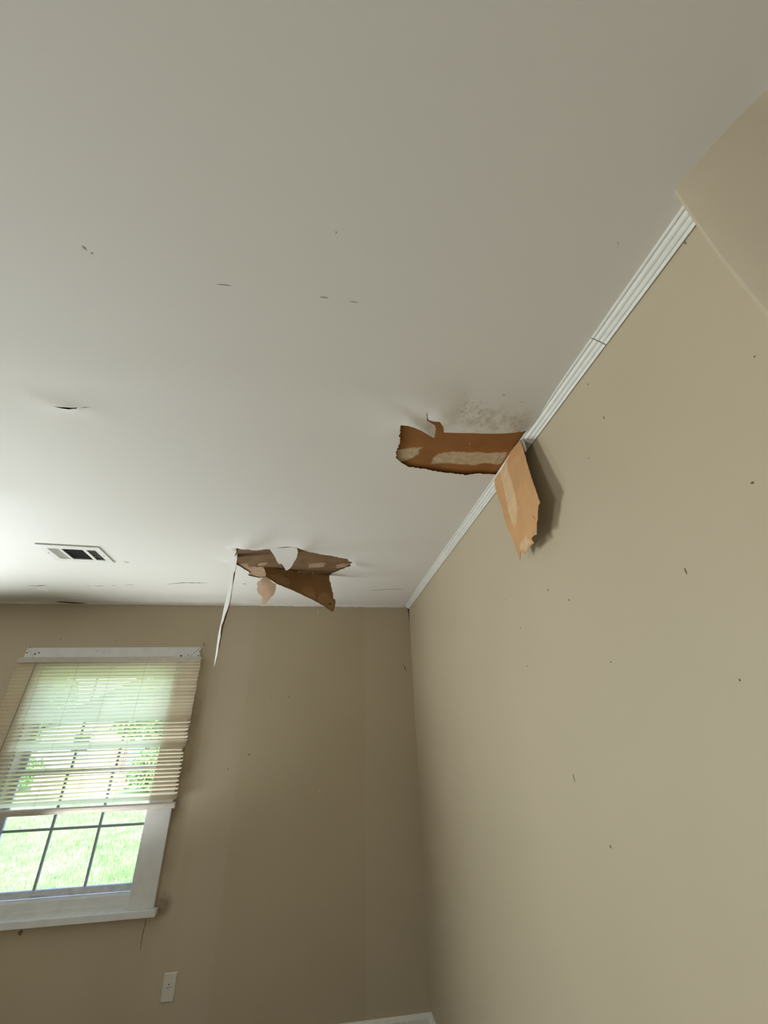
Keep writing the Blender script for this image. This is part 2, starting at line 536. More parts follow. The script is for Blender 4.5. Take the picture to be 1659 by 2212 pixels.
vent_hole = [vloc(sx * (VW / 2 - .012), sy * (VH / 2 - .012)) for sx, sy in ((-1, -1), (1, -1), (1, 1), (-1, 1))]

LIPS = list(zip(h1, d1, [0.10] * len(h1))) + list(zip(h2, d2, [0.12] * len(h2)))
TAU = 0.006


def sag(x, y):
    """how far the ceiling skin hangs below its plane"""
    z = 0.0
    p = Vector((x, y))
    if x > -1.7 and y < -0.3:
        best = 9; sw = sd_ = 0.0; sg = 0.1
        for q, dr, s in LIPS:
            d = (q - p).length
            if d < 0.5:
                w = math.exp(-d / TAU)
                sw += w; sd_ += w * dr
                if d < best: best = d; sg = s
        if sw > 0 and best < 0.45:
            z += sd_ / sw * math.exp(-(best / sg) ** 1.5)
    # board joint ridges and general waviness
    z += 0.0022 * math.exp(-((y + 2.45 + 0.03 * math.sin(x * 2)) / 0.05) ** 2)
    z += 0.0016 * math.exp(-((y + 1.30) / 0.07) ** 2)
    z += 0.004 * math.exp(-((y + 0.30) / 0.16) ** 2) * (1 + 0.4 * math.sin(3 * x))
    z += 0.003 * noise.noise(Vector((x * 0.9, y * 0.9, 1.7)))
    # slack radiating from the torn corners
    keep = 1.0
    if x > -1.7 and y < -0.3: keep = 1 - math.exp(-(best / .016) ** 2)
    for ax, ay, bx, by, am, wd_ in CREASES:
        a = Vector((ax, ay)); c = Vector((bx, by))
        t = max(0, min(1, (p - a).dot(c - a) / (c - a).length_squared))
        d = (p - a.lerp(c, t)).length
        z += keep * am * (1 - t) * math.exp(-(d / (wd_ * (0.5 + t))) ** 2)
    return z


def seg(x0, y0, x1, y1, am, w):
    a = at_ceil(x0, y0); c = at_ceil(x1, y1)
    return (a.x, a.y, c.x, c.y, am, w)


CREASES = [seg(923, 905, 1010, 842, .009, .035), seg(1090, 930, 1160, 868, .008, .05), seg(513, 1184, 600, 1138, .022, .06),
           seg(642, 1186, 700, 1155, .016, .05), seg(762, 1214, 840, 1236, .010, .05), seg(496, 1212, 470, 1196, .008, .04), seg(135, 878, 50, 872, .005, .05), seg(160, 879, 235, 882, .004, .05)]

# ------------------------------------------------------------------ structure: ceiling
extra = []
for i in range(1, 66):
    for j in range(1, 63):
        x, y = -i * 0.07, -j * 0.07
        if x > XL + .02 and y > YF + .02: extra.append((x, y))


def dense(x0, x1, y0, y1, st, rnd=random.Random(5)):
    x = x0
    while x < x1:
        y = y0
        while y < y1:
            p = (x + rnd.uniform(-.3, .3) * st, y + rnd.uniform(-.3, .3) * st)
            if p[0] < -0.005 and p[1] < -0.005: extra.append(p)
            y += st
        x += st


dense(-0.62, -0.01, -2.62, -1.90, 0.0125)
dense(-1.42, -0.40, -1.45, -0.60, 0.0145)
dense(-1.75, -1.25, -2.36, -2.16, 0.025)
outer = [(XL, YF), (0, YF), (0, 0), (XL, 0)]
cv, ct = fill(outer, [h1, h2, vent_hole] + CR, extra)
me = bpy.data.meshes.new('ceiling')
me.from_pydata([(v.x, v.y, ZC - sag(v.x, v.y)) for v in cv], [], ct)
me.polygons.foreach_set('use_smooth', [True] * len(me.polygons))
bm = bmesh.new(); bm.from_mesh(me)
for f in bm.faces:
    if f.normal.z > 0: f.normal_flip()
bm.to_mesh(me); bm.free()
ceiling = tag(link('ceiling', me, M['ceiling']), 'off-white sagging ceiling with torn patches and cracks', kind='structure')
MB().box((XL - .15, YF - .15, ZC + .055), (.15, .15, ZC + .12)).build('roof_deck', M['dark'], ceiling)
MB().box((XL, YF, ZC + .030), (0, 0, ZC + .034)).build('ceiling_lath', M['dark'], ceiling)


def flat_patch(name, poly, z, m, parent, seed=0, thick=0.004, up=True):
    mb = MB()
    pts = [(p[0], p[1]) for p in poly]
    ov, tri = fill(pts, [], [])
    n = len(ov)
    mb.add([(v.x, v.y, z) for v in ov], tri)
    o = mb.build(name, m, parent)
    return o


bp1 = MB().box((-0.60, -2.50, ZC + .006), (-0.001, -1.94, ZC + .012)).build('bare_board', M['board'], ceiling)
tag(bp1, 'bare brown wallboard paper where the ceiling skin tore away beside the right wall')
bp2 = MB().box((-1.36, -1.36, ZC + .006), (-0.45, -0.58, ZC + .012)).build('bare_board', M['board_b'], ceiling)
tag(bp2, 'bare brown wallboard paper in the torn hole near the far wall')


def edge_fade(o, nb, w=.010):
    """0 on the outline, 1 further inside"""
    me = o.data
    pts = [v.co.copy() for v in me.vertices]
    rim = [pts[i] for i in nb]
    at = me.attributes.new('fade', 'FLOAT', 'POINT')
    for i, p in enumerate(pts):
        at.data[i].value = min(1.0, min((p - q).length for q in rim) / w)


def streak(name, pxs, z, m, parent, seed, step=0.006, amp=0.002):
    poly = jag([(p.x, p.y) for p in (at_ceil(x, y, z) for x, y in pxs)], step, amp, True, seed)
    xs = [p[0] for p in poly]; ys = [p[1] for p in poly]
    ex = []
    x = min(xs)
    while x < max(xs):
        y = min(ys)
        while y < max(ys):
            if inside((x, y), poly): ex.append((x, y))
            y += .006
        x += .006
    ov, tri = fill(poly, [], ex)
    mb = MB().add([(v.x, v.y, z) for v in ov], tri)
    o = mb.build(name, m, parent)
    edge_fade(o, range(len(poly)))
    return o


def C2(pts): return [(820 + x / 3.95, 850 + y / 3.95) for x, y in pts]
def C3(pts): return [(430 + x / 4.254, 1140 + y / 4.254) for x, y in pts]


ZB = ZC + .00592
streak('plaster_streak', C2([(130, 480), (200, 465), (300, 452), (395, 455), (360, 475), (330, 530), (290, 550), (200, 587), (150, 575), (130, 530)]), ZB, M['residue'], bp1, 1)
streak('plaster_streak', C2([(500, 505), (620, 488), (800, 495), (930, 500), (1110, 490), (1080, 560), (1030, 612), (980, 612), (900, 598), (800, 620), (700, 610), (560, 600), (425, 606), (445, 550)]), ZB, M['residue'], bp1, 2)
streak('plaster_streak', C2([(760, 410), (768, 412), (780, 480), (772, 484)]), ZB, M['residue'], bp1, 3, step=.02, amp=0)
streak('plaster_streak', C3([(1000, 335), (1060, 322), (1175, 318), (1150, 362), (1080, 370), (1000, 372)]), ZB, M['tan_film'], bp2, 4)
streak('plaster_streak', C3([(1250, 340), (1330, 325), (1400, 330), (1385, 360), (1260, 375)]), ZB, M['tan_film'], bp2, 5)
streak('plaster_streak', C3([(540, 325), (640, 312), (630, 340), (520, 362)]), ZB, M['tan_film'], bp2, 6)
streak('plaster_streak', C3([(335, 335), (400, 330), (450, 325), (465, 360), (560, 350), (625, 375), (640, 440), (600, 470), (440, 455), (400, 390), (350, 360)]), ZB, M['tan_film'], bp2, 7)

# ------------------------------------------------------------------ structure: walls, floor
TH = 0.15


def wall_with_openings(name, length, opens, m, loc, rz, x0=0.0):
    """wall in local XZ, room side at y=0, outside at +y; opens = [(xa, xb, za, zb)]"""
    mb = MB()
    xs = sorted(set([x0, x0 + length] + [v for o in opens for v in o[:2]]))
    zs = sorted(set([-0.02, ZC + .03] + [v for o in opens for v in o[2:]]))
    for i in range(len(xs) - 1):
        for j in range(len(zs) - 1):
            xa, xb, za, zb = xs[i], xs[i + 1], zs[j], zs[j + 1]
            if any(o[0] <= xa + 1e-6 and xb <= o[1] + 1e-6 and o[2] <= za + 1e-6 and zb <= o[3] + 1e-6 for o in opens): continue
            for y in (0, TH):
                mb.add([(xa, y, za), (xb, y, za), (xb, y, zb), (xa, y, zb)], [(0, 1, 2, 3)])
    for xa, xb, za, zb in opens:
        mb.add([(xa, 0, za), (xa, TH, za), (xa, TH, zb), (xa, 0, zb)], [(0, 1, 2, 3)])
        mb.add([(xb, 0, za), (xb, TH, za), (xb, TH, zb), (xb, 0, zb)], [(0, 1, 2, 3)])
        mb.add([(xa, 0, za), (xb, 0, za), (xb, TH, za), (xa, TH, za)], [(0, 1, 2, 3)])
        mb.add([(xa, 0, zb), (xb, 0, zb), (xb, TH, zb), (xa, TH, zb)], [(0, 1, 2, 3)])
    o = mb.build(name, m, None, loc=loc, rot=(0, 0, rz))
    return tag(o, kind='structure')


WXC = (-2.665 - 1.765) / 2
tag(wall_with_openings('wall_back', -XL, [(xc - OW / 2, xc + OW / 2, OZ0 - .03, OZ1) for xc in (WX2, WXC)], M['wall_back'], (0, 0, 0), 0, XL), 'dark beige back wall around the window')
tag(wall_with_openings('wall_left', -YF, [(y - OW / 2, y + OW / 2, OZ0 - .03, OZ1) for y in LEFT_WINDOWS], M['wall'], (XL, 0, 0), R(90), YF), 'beige left wall with one guessed window')
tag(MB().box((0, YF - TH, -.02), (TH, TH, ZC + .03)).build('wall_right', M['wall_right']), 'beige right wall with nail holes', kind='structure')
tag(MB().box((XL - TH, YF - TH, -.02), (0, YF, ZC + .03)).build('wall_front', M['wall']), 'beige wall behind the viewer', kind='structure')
fl = tag(MB().box((XL, YF, -.06), (0, 0, -.021)).build('floor', M['floor']), 'brown board floor', kind='structure')
for i in range(33):
    w = 0.14
    MB().box((XL + i * w + .0015, YF, -.021), (min(XL + (i + 1) * w - .0015, 0), 0, 0)).build('plank', M['floor'], fl)

# wall return that juts out of the right wall near the viewer, with a bowed rounded edge
plan = [(0.0, -3.006), (-0.066, -3.006), (-0.0745, -3.0145), (-0.0738, -3.022), (-0.071, -3.040), (-0.0655, -3.062), (-0.058, -3.088), (-0.050, -3.112), (-0.040, -3.136),
        (-0.032, -3.156), (-0.029, -3.20), (-0.028, -3.30), (-0.028, YF), (0.0, YF)]
mb = MB()
zz = [0, .6, 1.2, 1.7, 1.9, 2.0, 2.087, 2.166, 2.229, 2.284, 2.331, 2.396, ZC]
bow = [0, 0, 0, .0, .0, .0, .003, -.002, -.006, -.005, -.004, -.001, 0]
n = len(plan)
vs = []
for z, bw in zip(zz, bow):
    vs += [(x + (bw if x < -.02 and y > -3.2 else 0), y, z) for x, y in plan]
fs = [tuple(range(n)), tuple((len(zz) - 1) * n + k for k in range(n))]
for i in range(len(zz) - 1):
    fs += [(i * n + k, i * n + (k + 1) % n, (i + 1) * n + (k + 1) % n, (i + 1) * n + k) for k in range(n)]
tag(mb.add(vs, fs).build('wall_return', M['bump'], smooth=True), 'beige boxed-out wall edge at the upper right', kind='structure')
bpy.data.objects['wall_return'].data.set_sharp_from_angle(angle=R(24))

# crown strip along the right wall, in two lengths with an open joint
prof = [(-.0375, 0), (-.0375, -.0035), (-.0345, -.0055), (-.0325, -.0055), (-.0315, -.0042), (-.0295, -.0062), (-.0255, -.0105), (-.0215, -.0125), (-.0195, -.0118), (-.0175, -.0138), (-.0135, -.0175), (-.0105, -.0190), (-.0098, -.0172), (-.0085, -.0190), (-.0045, -.0235), (-.0030, -.0240), (-.0030, -.0200), (0, -.0195), (0, 0)]


def crown(name, y0, y1, label):
    mb = MB()
    N = max(2, int(abs(y1 - y0) / 0.03))
    n = len(prof)
    vs = []
    for i in range(N + 1):
        y = y0 + (y1 - y0) * i / N
        wv = 0.0012 * noise.noise(Vector((0, y * 6, 3)))
        # the strip runs a little flatter towards the far corner
        k = 1.0 + 0.10 * noise.noise(Vector((5, y * 1.5, 0)))
        vs += [(x * k, y, ZC + z * k + wv * (1 if z < -.004 else 0) - (0.004 * math.exp(-((y + .2) / .3) ** 2))) for x, z in prof]
    fs = [tuple(range(n)), tuple(N * n + k for k in range(n))]
    for i in range(N):
        fs += [(i * n + k, i * n + (k + 1) % n, (i + 1) * n + (k + 1) % n, (i + 1) * n + k) for k in range(n)]
    return tag(mb.add(vs, fs).build(name, M['trim']), label, kind='structure')


JY = -2.69
crown('trim_1', -0.003, JY + .0016, 'white grooved crown strip from the far corner to the joint')
crown('trim_2', JY - .0016, -3.0, 'short white grooved crown strip beside the boxed-out wall edge')
# paint-caked bead where the ceiling meets the back wall
mb = MB()
N = 140
vs = []
bprof = [(0, -.012), (-.004, -.012), (-.010, -.007), (-.018, -.002), (-.024, .004), (0, .004)]
for i in range(N + 1):
    x = XL + (-.03 - XL) * i / N
    k = 1 + 0.45 * noise.noise(Vector((x * 5, 0, 2))) + 0.25 * noise.noise(Vector((x * 23, 4, 2)))
    dz = sag(x, -.02)
    vs += [(x, y * k, ZC - dz + z * k) for y, z in bprof]
n = len(bprof)
fs = [tuple(range(n)), tuple(N * n + k for k in range(n))]
for i in range(N):
    fs += [(i * n + k, i * n + (k + 1) % n, (i + 1) * n + (k + 1) % n, (i + 1) * n + k) for k in range(n)]
tag(mb.add(vs, fs).build('trim_3', M['ceiling'], smooth=True), 'uneven white paint bead along the top of the back wall', kind='structure')

# open gap in that bead, and a chip of newer plaster near it
gp = [at_back(x, y, -.031) for x, y in ((114, 1298.6), (128, 1299.2), (150, 1300.6), (172, 1302.2), (192, 1303.4), (172, 1304.0), (150, 1303.0), (130, 1301.0))]
MB().add([tuple(p) for p in gp], [tuple(range(len(gp)))]).build('gap', M['dark'], bpy.data.objects['trim_3'])
M['new_plaster'] = mat('fresh_plaster_chip', (0.86, 0.85, 0.82), 0.8)
cp = [at_ceil(x, y, ZC - .006) for x, y in ((76, 1273), (84, 1269), (96, 1270), (103, 1274), (106, 1280), (95, 1279), (82, 1276))]
MB().add([(p.x, p.y, ZC - sag(p.x, p.y) - .0008) for p in cp], [tuple(range(len(cp)))]).build('plaster_chip', M['new_plaster'], ceiling)

# baseboards
bb = MB()
bb.add([(XL, -.018, 0), (XL, -.018, .070), (XL, -.012, .080), (XL, 0, .086), (XL, 0, 0), (-.0, -.018, 0), (-.0, -.018, .070), (-.0, -.012, .080), (-.0, 0, .086), (-.0, 0, 0)],
       [(0, 1, 2, 3, 4), (9, 8, 7, 6, 5), (0, 5, 6, 1), (1, 6, 7, 2), (2, 7, 8, 3), (3, 8, 9, 4), (4, 9, 5, 0)])
tag(bb.build('baseboard_back', M['trim']), 'white baseboard along the back wall', kind='structure')
bb = MB()
bb.add([(-.018, -3.0, 0), (-.018, -3.0, .070), (-.012, -3.0, .080), (0, -3.0, .086), (0, -3.0, 0), (-.018, -.018, 0), (-.018, -.018, .070), (-.012, -.018, .080), (0, -.018, .086), (0, -.018, 0)],
       [(0, 1, 2, 3, 4), (9, 8, 7, 6, 5), (0, 5, 6, 1), (1, 6, 7, 2), (2, 7, 8, 3), (3, 8, 9, 4), (4, 9, 5, 0)])
tag(bb.build('baseboard_right', M['trim']), 'white baseboard along the right wall', kind='structure')

# hairline cracks in the wall: open corner joint, crack below the sill, hooked mark
def wall_crack(name, pxs, w, parent, seed, Y=-.0006):
    rnd = random.Random(seed)
    P = [at_back(x, y) for x, y in pxs]
    mb = MB()
    L, Rr = [], []
    D = []
    for i in range(len(P) - 1):
        k = max(2, int((P[i + 1] - P[i]).length / .01))
        D += [P[i].lerp(P[i + 1], j / k) for j in range(k)]
    D.append(P[-1])
    n = len(D)
    for i, p in enumerate(D):
        ww = w * (0.25 + 0.75 * math.sin(math.pi * (0.15 + .85 * i / n)) ** .7) * rnd.uniform(.5, 1)
        o = rnd.uniform(-1, 1) * w * .7
        L.append((p.x - ww + o, Y, p.z)); Rr.append((p.x + ww + o, Y, p.z))
    mb.add(L + Rr, [(i, i + 1, n + i + 1, n + i) for i in range(n - 1)])
    return mb.build(name, M['dark_crack'], parent)


M['dark_crack'] = mat('crack_shadow_line', (0.10, 0.07, 0.045), 0.9)
wb = bpy.data.objects['wall_back']
wall_crack('crack', [(316, 1982), (313, 2000), (310, 2012), (306, 2030), (303, 2055)], .0022, wb, 1)
wall_crack('crack', [(870, 1436), (874, 1441), (877, 1449)], .0035, wb, 2)
mb = MB().add([(-.012, -.001, 2.415), (-.003, -.010, 2.415), (-.003, -.007, 2.375), (-.006, -.001, 2.37), (-.004, -.004, 2.30)], [(0, 1, 2, 3), (3, 2, 4)])
mb.build('crack', M['dark'], wb)

# ------------------------------------------------------------------ nail holes and flecks: small shallow chips
M['nail_mark'] = mat('nail_hole_mark', (0.20, 0.15, 0.095), 0.9)
M['ceil_mark'] = mat('ceiling_fleck', (0.56, 0.52, 0.46), 0.9)
M['light_mark'] = mat('pale_chip', (0.72, 0.66, 0.57), 0.9)


def marks(parent, pts, axis, sgn, m, name, k=.6):
    for q, (p, r, st) in enumerate(pts):
        rr = random.Random(q * 13 + axis)
        n = 9
        ax = [a for a in range(3) if a != axis]
        rim, cen = [], []
        base = Vector(p)
        if axis == 2: base.z = ZC - sag(base.x, base.y)
        for t in range(n):
            a = 2 * math.pi * t / n
            rad = r * k * rr.uniform(.55, 1.25)
            v = base.copy()
            v[ax[0]] += math.cos(a) * rad / st[ax[0]]
            v[ax[1]] += math.sin(a) * rad / st[ax[1]]
            v[axis] += sgn * .0002
            rim.append(tuple(v))
        c = base.copy(); c[axis] += sgn * .0012
        MB().add(rim + [tuple(c)], [(t, (t + 1) % n, n) for t in range(n)]).build(name, m, parent)


marks(bpy.data.objects['wall_right'], RW, 0, -1, M['nail_mark'], 'nail_hole')
marks(wb, BW, 1, -1, M['nail_mark'], 'nail_hole')
marks(wb, BWL, 1, -1, M['light_mark'], 'paint_chip')
marks(ceiling, CW, 2, -1, M['ceil_mark'], 'fleck')

# ------------------------------------------------------------------ windows
def bar(name, a, b, m, parent, bevel=0.0):
    return MB().box(a, b).build(name, m, parent, bevel=bevel)


def pane_mesh():
    mb = MB().box((-.5, -.0015, -.5), (.5, .0015, .5))
    me = bpy.data.meshes.new('pane'); me.from_pydata(mb.v, [], mb.f); me.materials.append(M['glass'])
    return me


PANE = pane_mesh()


def make_window(name, loc, rz, label):
    """local x along the wall (0 = middle), +y towards outside, z up"""
    w = empty(name, loc, rz)
    tag(w, label, kind='structure')
    a = OW / 2
    t = -.020
    cw = .142
    # casing boards, mitred at the head
    zt = OZ1 + cw
    mb = MB()
    for s in (-1, 1):
        pl = [(s * a, OZ0), (s * (a + cw), OZ0), (s * (a + cw), zt - .001), (s * a, OZ1 - .001)]
        mbs = MB().add([(x, 0, z) for x, z in pl] + [(x, t, z) for x, z in pl], [(0, 1, 2, 3), (7, 6, 5, 4), (0, 4, 5, 1), (1, 5, 6, 2), (2, 6, 7, 3), (3, 7, 4, 0)])
        mbs.build('side_casing', M['casing'], w, bevel=.0015)
    pl = [(-a, OZ1), (a, OZ1), (a + cw - .001, zt), (-a - cw + .001, zt)]
    MB().add([(x, 0, z) for x, z in pl] + [(x, t, z) for x, z in pl], [(0, 1, 2, 3), (7, 6, 5, 4), (0, 4, 5, 1), (1, 5, 6, 2), (2, 6, 7, 3), (3, 7, 4, 0)]).build('head_casing', M['casing'], w, bevel=.0015)
    # stool
    bar('stool', (-a - .165, -.046, OZ0 - .031), (a + .165, .0, OZ0), M['casing'], w, .002)
    bar('inner_stool', (-a, .0, OZ0 - .03), (a, .022, OZ0), M['casing'], w)
    # jamb liners
    for s in (-1, 1):
        x0, x1 = sorted((s * a, s * (a - .012)))
        bar('jamb', (x0, .0, OZ0), (x1, TH, OZ1), M['casing'], w)
    bar('head_jamb', (-a + .012, 0, OZ1 - .012), (a - .012, TH, OZ1), M['casing'], w)
    # stepped sill of the frame
    bar('frame_sill', (-a + .012, .022, OZ0 - .03), (a - .012, .034, OZ0 + .020), M['casing'], w)
    bar('frame_sill', (-a + .012, .034, OZ0 - .03), (a - .012, .046, OZ0 + .056), M['casing'], w)
    mb = MB().add([(-a + .012, .046, OZ0 + .05), (a - .012, .046, OZ0 + .05), (a - .012, .078, OZ0 + .062), (-a + .012, .078, OZ0 + .062), (-a + .012, .046, OZ0 - .03), (a - .012, .046, OZ0 - .03), (a - .012, .078, OZ0 - .03), (-a + .012, .078, OZ0 - .03)],
                  [(0, 1, 2, 3), (4, 7, 6, 5), (0, 4, 5, 1), (1, 5, 6, 2), (2, 6, 7, 3), (3, 7, 4, 0)])
    mb.build('frame_sill', M['casing'], w)
    bar('sill_outside', (-a, .078, OZ0 - .03), (a, TH + .05, OZ0 + .058), M['casing'], w)
    # two sashes, six panes each
    zm = 1.335
    gx0, gx1 = -.412, .428                # glass edges seen from inside
    gx0, gx1 = -.410, .424
    for k, (z0, z1, yy) in enumerate(((.708, zm + .018, .085), (zm - .018, OZ1 - .012, .112))):
        s = empty('lower_sash' if k == 0 else 'upper_sash')
        s.parent = w
        xl, xr = -a + .012, a - .012
        bar('stile', (xl, yy - .012, z0), (gx0, yy + .012, z1), M['sash'], s)
        bar('stile', (gx1, yy - .012, z0), (xr, yy + .012, z1), M['sash'], s)
        bar('rail', (gx0, yy - .012, z0), (gx1, yy + .012, z0 + .033), M['sash'], s)
        bar('rail', (gx0, yy - .012, z1 - .033), (gx1, yy + .012, z1), M['sash'], s)
        if k == 0:
            bar('lift_handle', (-.13, yy - .018, z0 + .012), (-.06, yy - .012, z0 + .017), M['casing'], s)
        zb, ztp = z0 + .033, z1 - .033
        zmid = (zb + ztp) / 2
        cx = [gx0 + (gx1 - gx0) * i / 3 for i in range(4)]
        cz = [zb, zmid, ztp]
        for i in (1, 2):
            bar('muntin', (cx[i] - .0065, yy - .007, zb), (cx[i] + .0065, yy + .007, ztp), M['sash_backlit'], s)
        bar('muntin', (gx0, yy - .006, zmid - .0065), (gx1, yy + .006, zmid + .0065), M['sash_backlit'], s)
        for i in range(3):
            for j in range(2):
                p = bpy.data.objects.new('pane', PANE)
                COL.objects.link(p); p.parent = s
                p.location = ((cx[i] + cx[i + 1]) / 2, yy + .001, (cz[j] + cz[j + 1]) / 2)
                p.scale = (cx[i + 1] - cx[i], 1, cz[j + 1] - cz[j])
    return w


M['sash_backlit'] = mat('grille_bar', (0.36, 0.40, 0.42), 0.5)  # sash metal with its back-lit shade put into the colour
win = make_window('window_1', (WXC, 0, 0), 0, 'white cased double-hung window with grilles in the back wall')
make_window('window_2', (WX2, 0, 0), 0, 'unseen, guessed white cased double-hung window in the back wall at its left end')
make_window('window_3', (XL, LEFT_WINDOWS[0], 0), R(90), 'unseen, guessed white cased double-hung window in the left wall')
# holes and marks left on the head casing by old brackets
for px, py, r in ((75.5, 1413, .007), (84, 1410, .006), (58.5, 1410, .006), (65, 1398.5, .004), (391, 1417, .008), (406.5, 1414.5, .005), (432, 1407, .005), (428, 1416, .005), (211, 1407, .003), (225, 1408.5, .003)):
    p = at_back(px, py, -.0203)
    mb = MB()
    n = 8
    rr = random.Random(int(px))
    pts = [(math.cos(2 * math.pi * k / n) * r * rr.uniform(.6, 1.2), math.sin(2 * math.pi * k / n) * r * rr.uniform(.6, 1.2)) for k in range(n)]
    mb.add([(p.x - WXC + x, p.y, p.z + z) for x, z in pts] + [(p.x - WXC + x * .5, p.y + .004, p.z + z * .5) for x, z in pts], [tuple(range(n))] + [(k, (k + 1) % n, n + (k + 1) % n, n + k) for k in range(n)])
    mb.build('screw_hole', M['dark_crack'], win)

# ------------------------------------------------------------------ venetian blind
BX0, BX1, BY = -2.815, -1.597, -.046
bl = empty('venetian_blind', (0, 0, 0))
tag(bl, 'yellowed venetian blind half lowered over the window, bent slats', 'blind')
hr = MB()
hr.add([(BX0, -.062, 2.002), (BX0, -.062, 2.034), (BX0, -.060, 2.036), (BX0, -.022, 2.036), (BX0, -.022, 2.002), (BX1, -.062, 2.000), (BX1, -.062, 2.032), (BX1, -.060, 2.034), (BX1, -.022, 2.034), (BX1, -.022, 2.000)],
       [(0, 1, 2, 3, 4), (9, 8, 7, 6, 5), (0, 5, 6, 1), (1, 6, 7, 2), (2, 7, 8, 3), (3, 8, 9, 4), (4, 9, 5, 0)])
hr.build('headrail', M['blindrail'], bl)

SL = BX1 - BX0


def slat_mesh(seed):
    rnd = random.Random(seed)
    mb = MB()
    NX, NC = 16, 4
    ph = rnd.uniform(0, 6)
    vs = []
    for i in range(NX + 1):
        x = -SL / 2 + SL * i / NX
        for j in range(NC + 1):
            t = (j / NC - .5)
            y = t * .025
            z = .0022 * (1 - (2 * t) ** 2)
            z += .0012 * math.sin(x * 5 + ph) * (seed > 0)
            vs.append((x, y, z))
    fs = []
    for i in range(NX):
        for j in range(NC):
            q = i * (NC + 1) + j
            fs.append((q, q + NC + 1, q + NC + 2, q + 1))
    mb.add(vs, fs)
    me = bpy.data.meshes.new('slat'); me.from_pydata(mb.v, [], mb.f)
    me.polygons.foreach_set('use_smooth', [True] * len(me.polygons))
    me.materials.append(M['slat'])
    return me


SM = [slat_mesh(i) for i in range(4)]
ZT, ZBm = 1.990, 1.180
NS = 37
rnd = random.Random(11)
for i in range(NS):
    z = ZT + (ZBm - ZT) * i / (NS - 1)
    jx = rnd.uniform(-.002, .002)
    ry = 0.0
    if i <= 16: tilt = 63 + rnd.uniform(-3, 3)
    elif i <= 21: tilt = 40 + rnd.uniform(-4, 4); jx = rnd.uniform(-.005, .002)
    elif i <= 23: tilt = 62; ry = R(.25)
    else: tilt = 24 + rnd.uniform(-3, 3); jx = rnd.uniform(-.006, .0)
    if i in (24, 25): ry = R(.5); jx = -.02 if i == 24 else -.006
    if i == NS - 1: tilt = 60
    o = bpy.data.objects.new('slat', SM[0 if i < 17 else 1 + i % 3])
    COL.objects.link(o); o.parent = bl
    o.location = ((BX0 + BX1) / 2 + jx, BY, z)
    o.rotation_euler = (R(tilt), ry, 0)
# bottom rail
mb = MB()
pr = [(-.060, 1.140), (-.061, 1.150), (-.058, 1.156), (-.034, 1.156), (-.031, 1.150), (-.032, 1.140), (-.036, 1.124), (-.056, 1.124)]
n = len(pr)
mb.add([(BX0 + .002, y, z) for y, z in pr] + [(BX1 - .002, y, z - .002) for y, z in pr], [tuple(range(n)), tuple(range(n, 2 * n))] + [(k, (k + 1) % n, n + (k + 1) % n, n + k) for k in range(n)])
mb.build('bottom_rail', M['blindrail'], bl)
for s, xx in ((-1, BX0), (1, BX1)):
    MB().box((xx - (.0 if s > 0 else .003), -.061, 1.124 - (.002 if s > 0 else 0)), (xx + (.003 if s > 0 else .0), -.031, 1.156)).build('end_cap', M['blindrail'], bl, bevel=.001)
# ladder cords (front and back strings) and lift cords
for xx in (-2.639, -2.192, -1.754):
    for yy in (-.0595, -.0325):
        pts = [(xx + .0015 * math.sin(k * 1.7 + xx), yy, 2.002 - k * (2.002 - 1.156) / 30) for k in range(31)]
        MB().tube(pts, .0009, 4).build('ladder_cord', M['cord'], bl)
for xx in (-2.413, -1.967):
    MB().tube([(xx, -.0605, 2.002), (xx - .002, -.0605, 1.6), (xx, -.0605, 1.157)], .0007, 4).build('lift_cord', M['wand'], bl)
MB().tube([(-2.683, -.070, 2.004), (-2.690, -.071, 1.80), (-2.706, -.072, 1.42)], .0032, 6).build('tilt_wand', M['wand'], bl)

# ------------------------------------------------------------------ ceiling vent
vt = empty('ceiling_vent', (VC.x, VC.y, ZC), VR)
tag(vt, 'white metal three-way ceiling vent with dark openings', 'vent')
mb = MB()
fx, fy = VW / 2, VH / 2
ly0, ly1 = -fy * .62, fy * .66
SECT = [(-fx + .12 * VW, -fx + .30 * VW), (-fx + .34 * VW, -fx + .685 * VW), (-fx + .74 * VW, -fx + .895 * VW)]
xcuts = [-fx] + [v for s in SECT for v in s] + [fx]
zf, zk = -.007, -.001
for i in range(len(xcuts) - 1):
    if i % 2 == 0:
        mb.box((xcuts[i], ly0, zf), (xcuts[i + 1], ly1, zk))
mb.box((-fx, -fy, zf), (fx, ly0, zk)); mb.box((-fx, ly1, zf), (fx, fy, zk))
mb.build('face_frame', M['vent'], vt)
duct = MB()
d0, d1_, dz = -fx + .012, fx - .012, .028
duct.add([(d0, -fy + .012, 0), (d1_, -fy + .012, 0), (d1_, fy - .012, 0), (d0, fy - .012, 0), (d0, -fy + .012, dz), (d1_, -fy + .012, dz), (d1_, fy - .012, dz), (d0, fy - .012, dz)],
         [(4, 5, 6, 7), (0, 1, 5, 4), (1, 2, 6, 5), (2, 3, 7, 6), (3, 0, 4, 7)])
duct.build('duct', M['dark'], vt)


def blade(a, b, ang, axis, m, w=.011):
    """thin tilted louvre between a and b"""
    L = (Vector(b) - Vector(a)).length
    me = MB().box((-L / 2, -w / 2, -.0005), (L / 2, w / 2, .0005))
    c = (Vector(a) + Vector(b)) / 2
    o = me.build('louver', m, vt, loc=c, rot=(ang, 0, 0) if axis == 'x' else (0, 0, 0))
    if axis == 'y':
        o.rotation_mode = 'XYZ'
        o.matrix_local = Matrix.Translation(c) @ Matrix.Rotation(R(90), 4, 'Z') @ Matrix.Rotation(ang, 4, 'X')
    return o


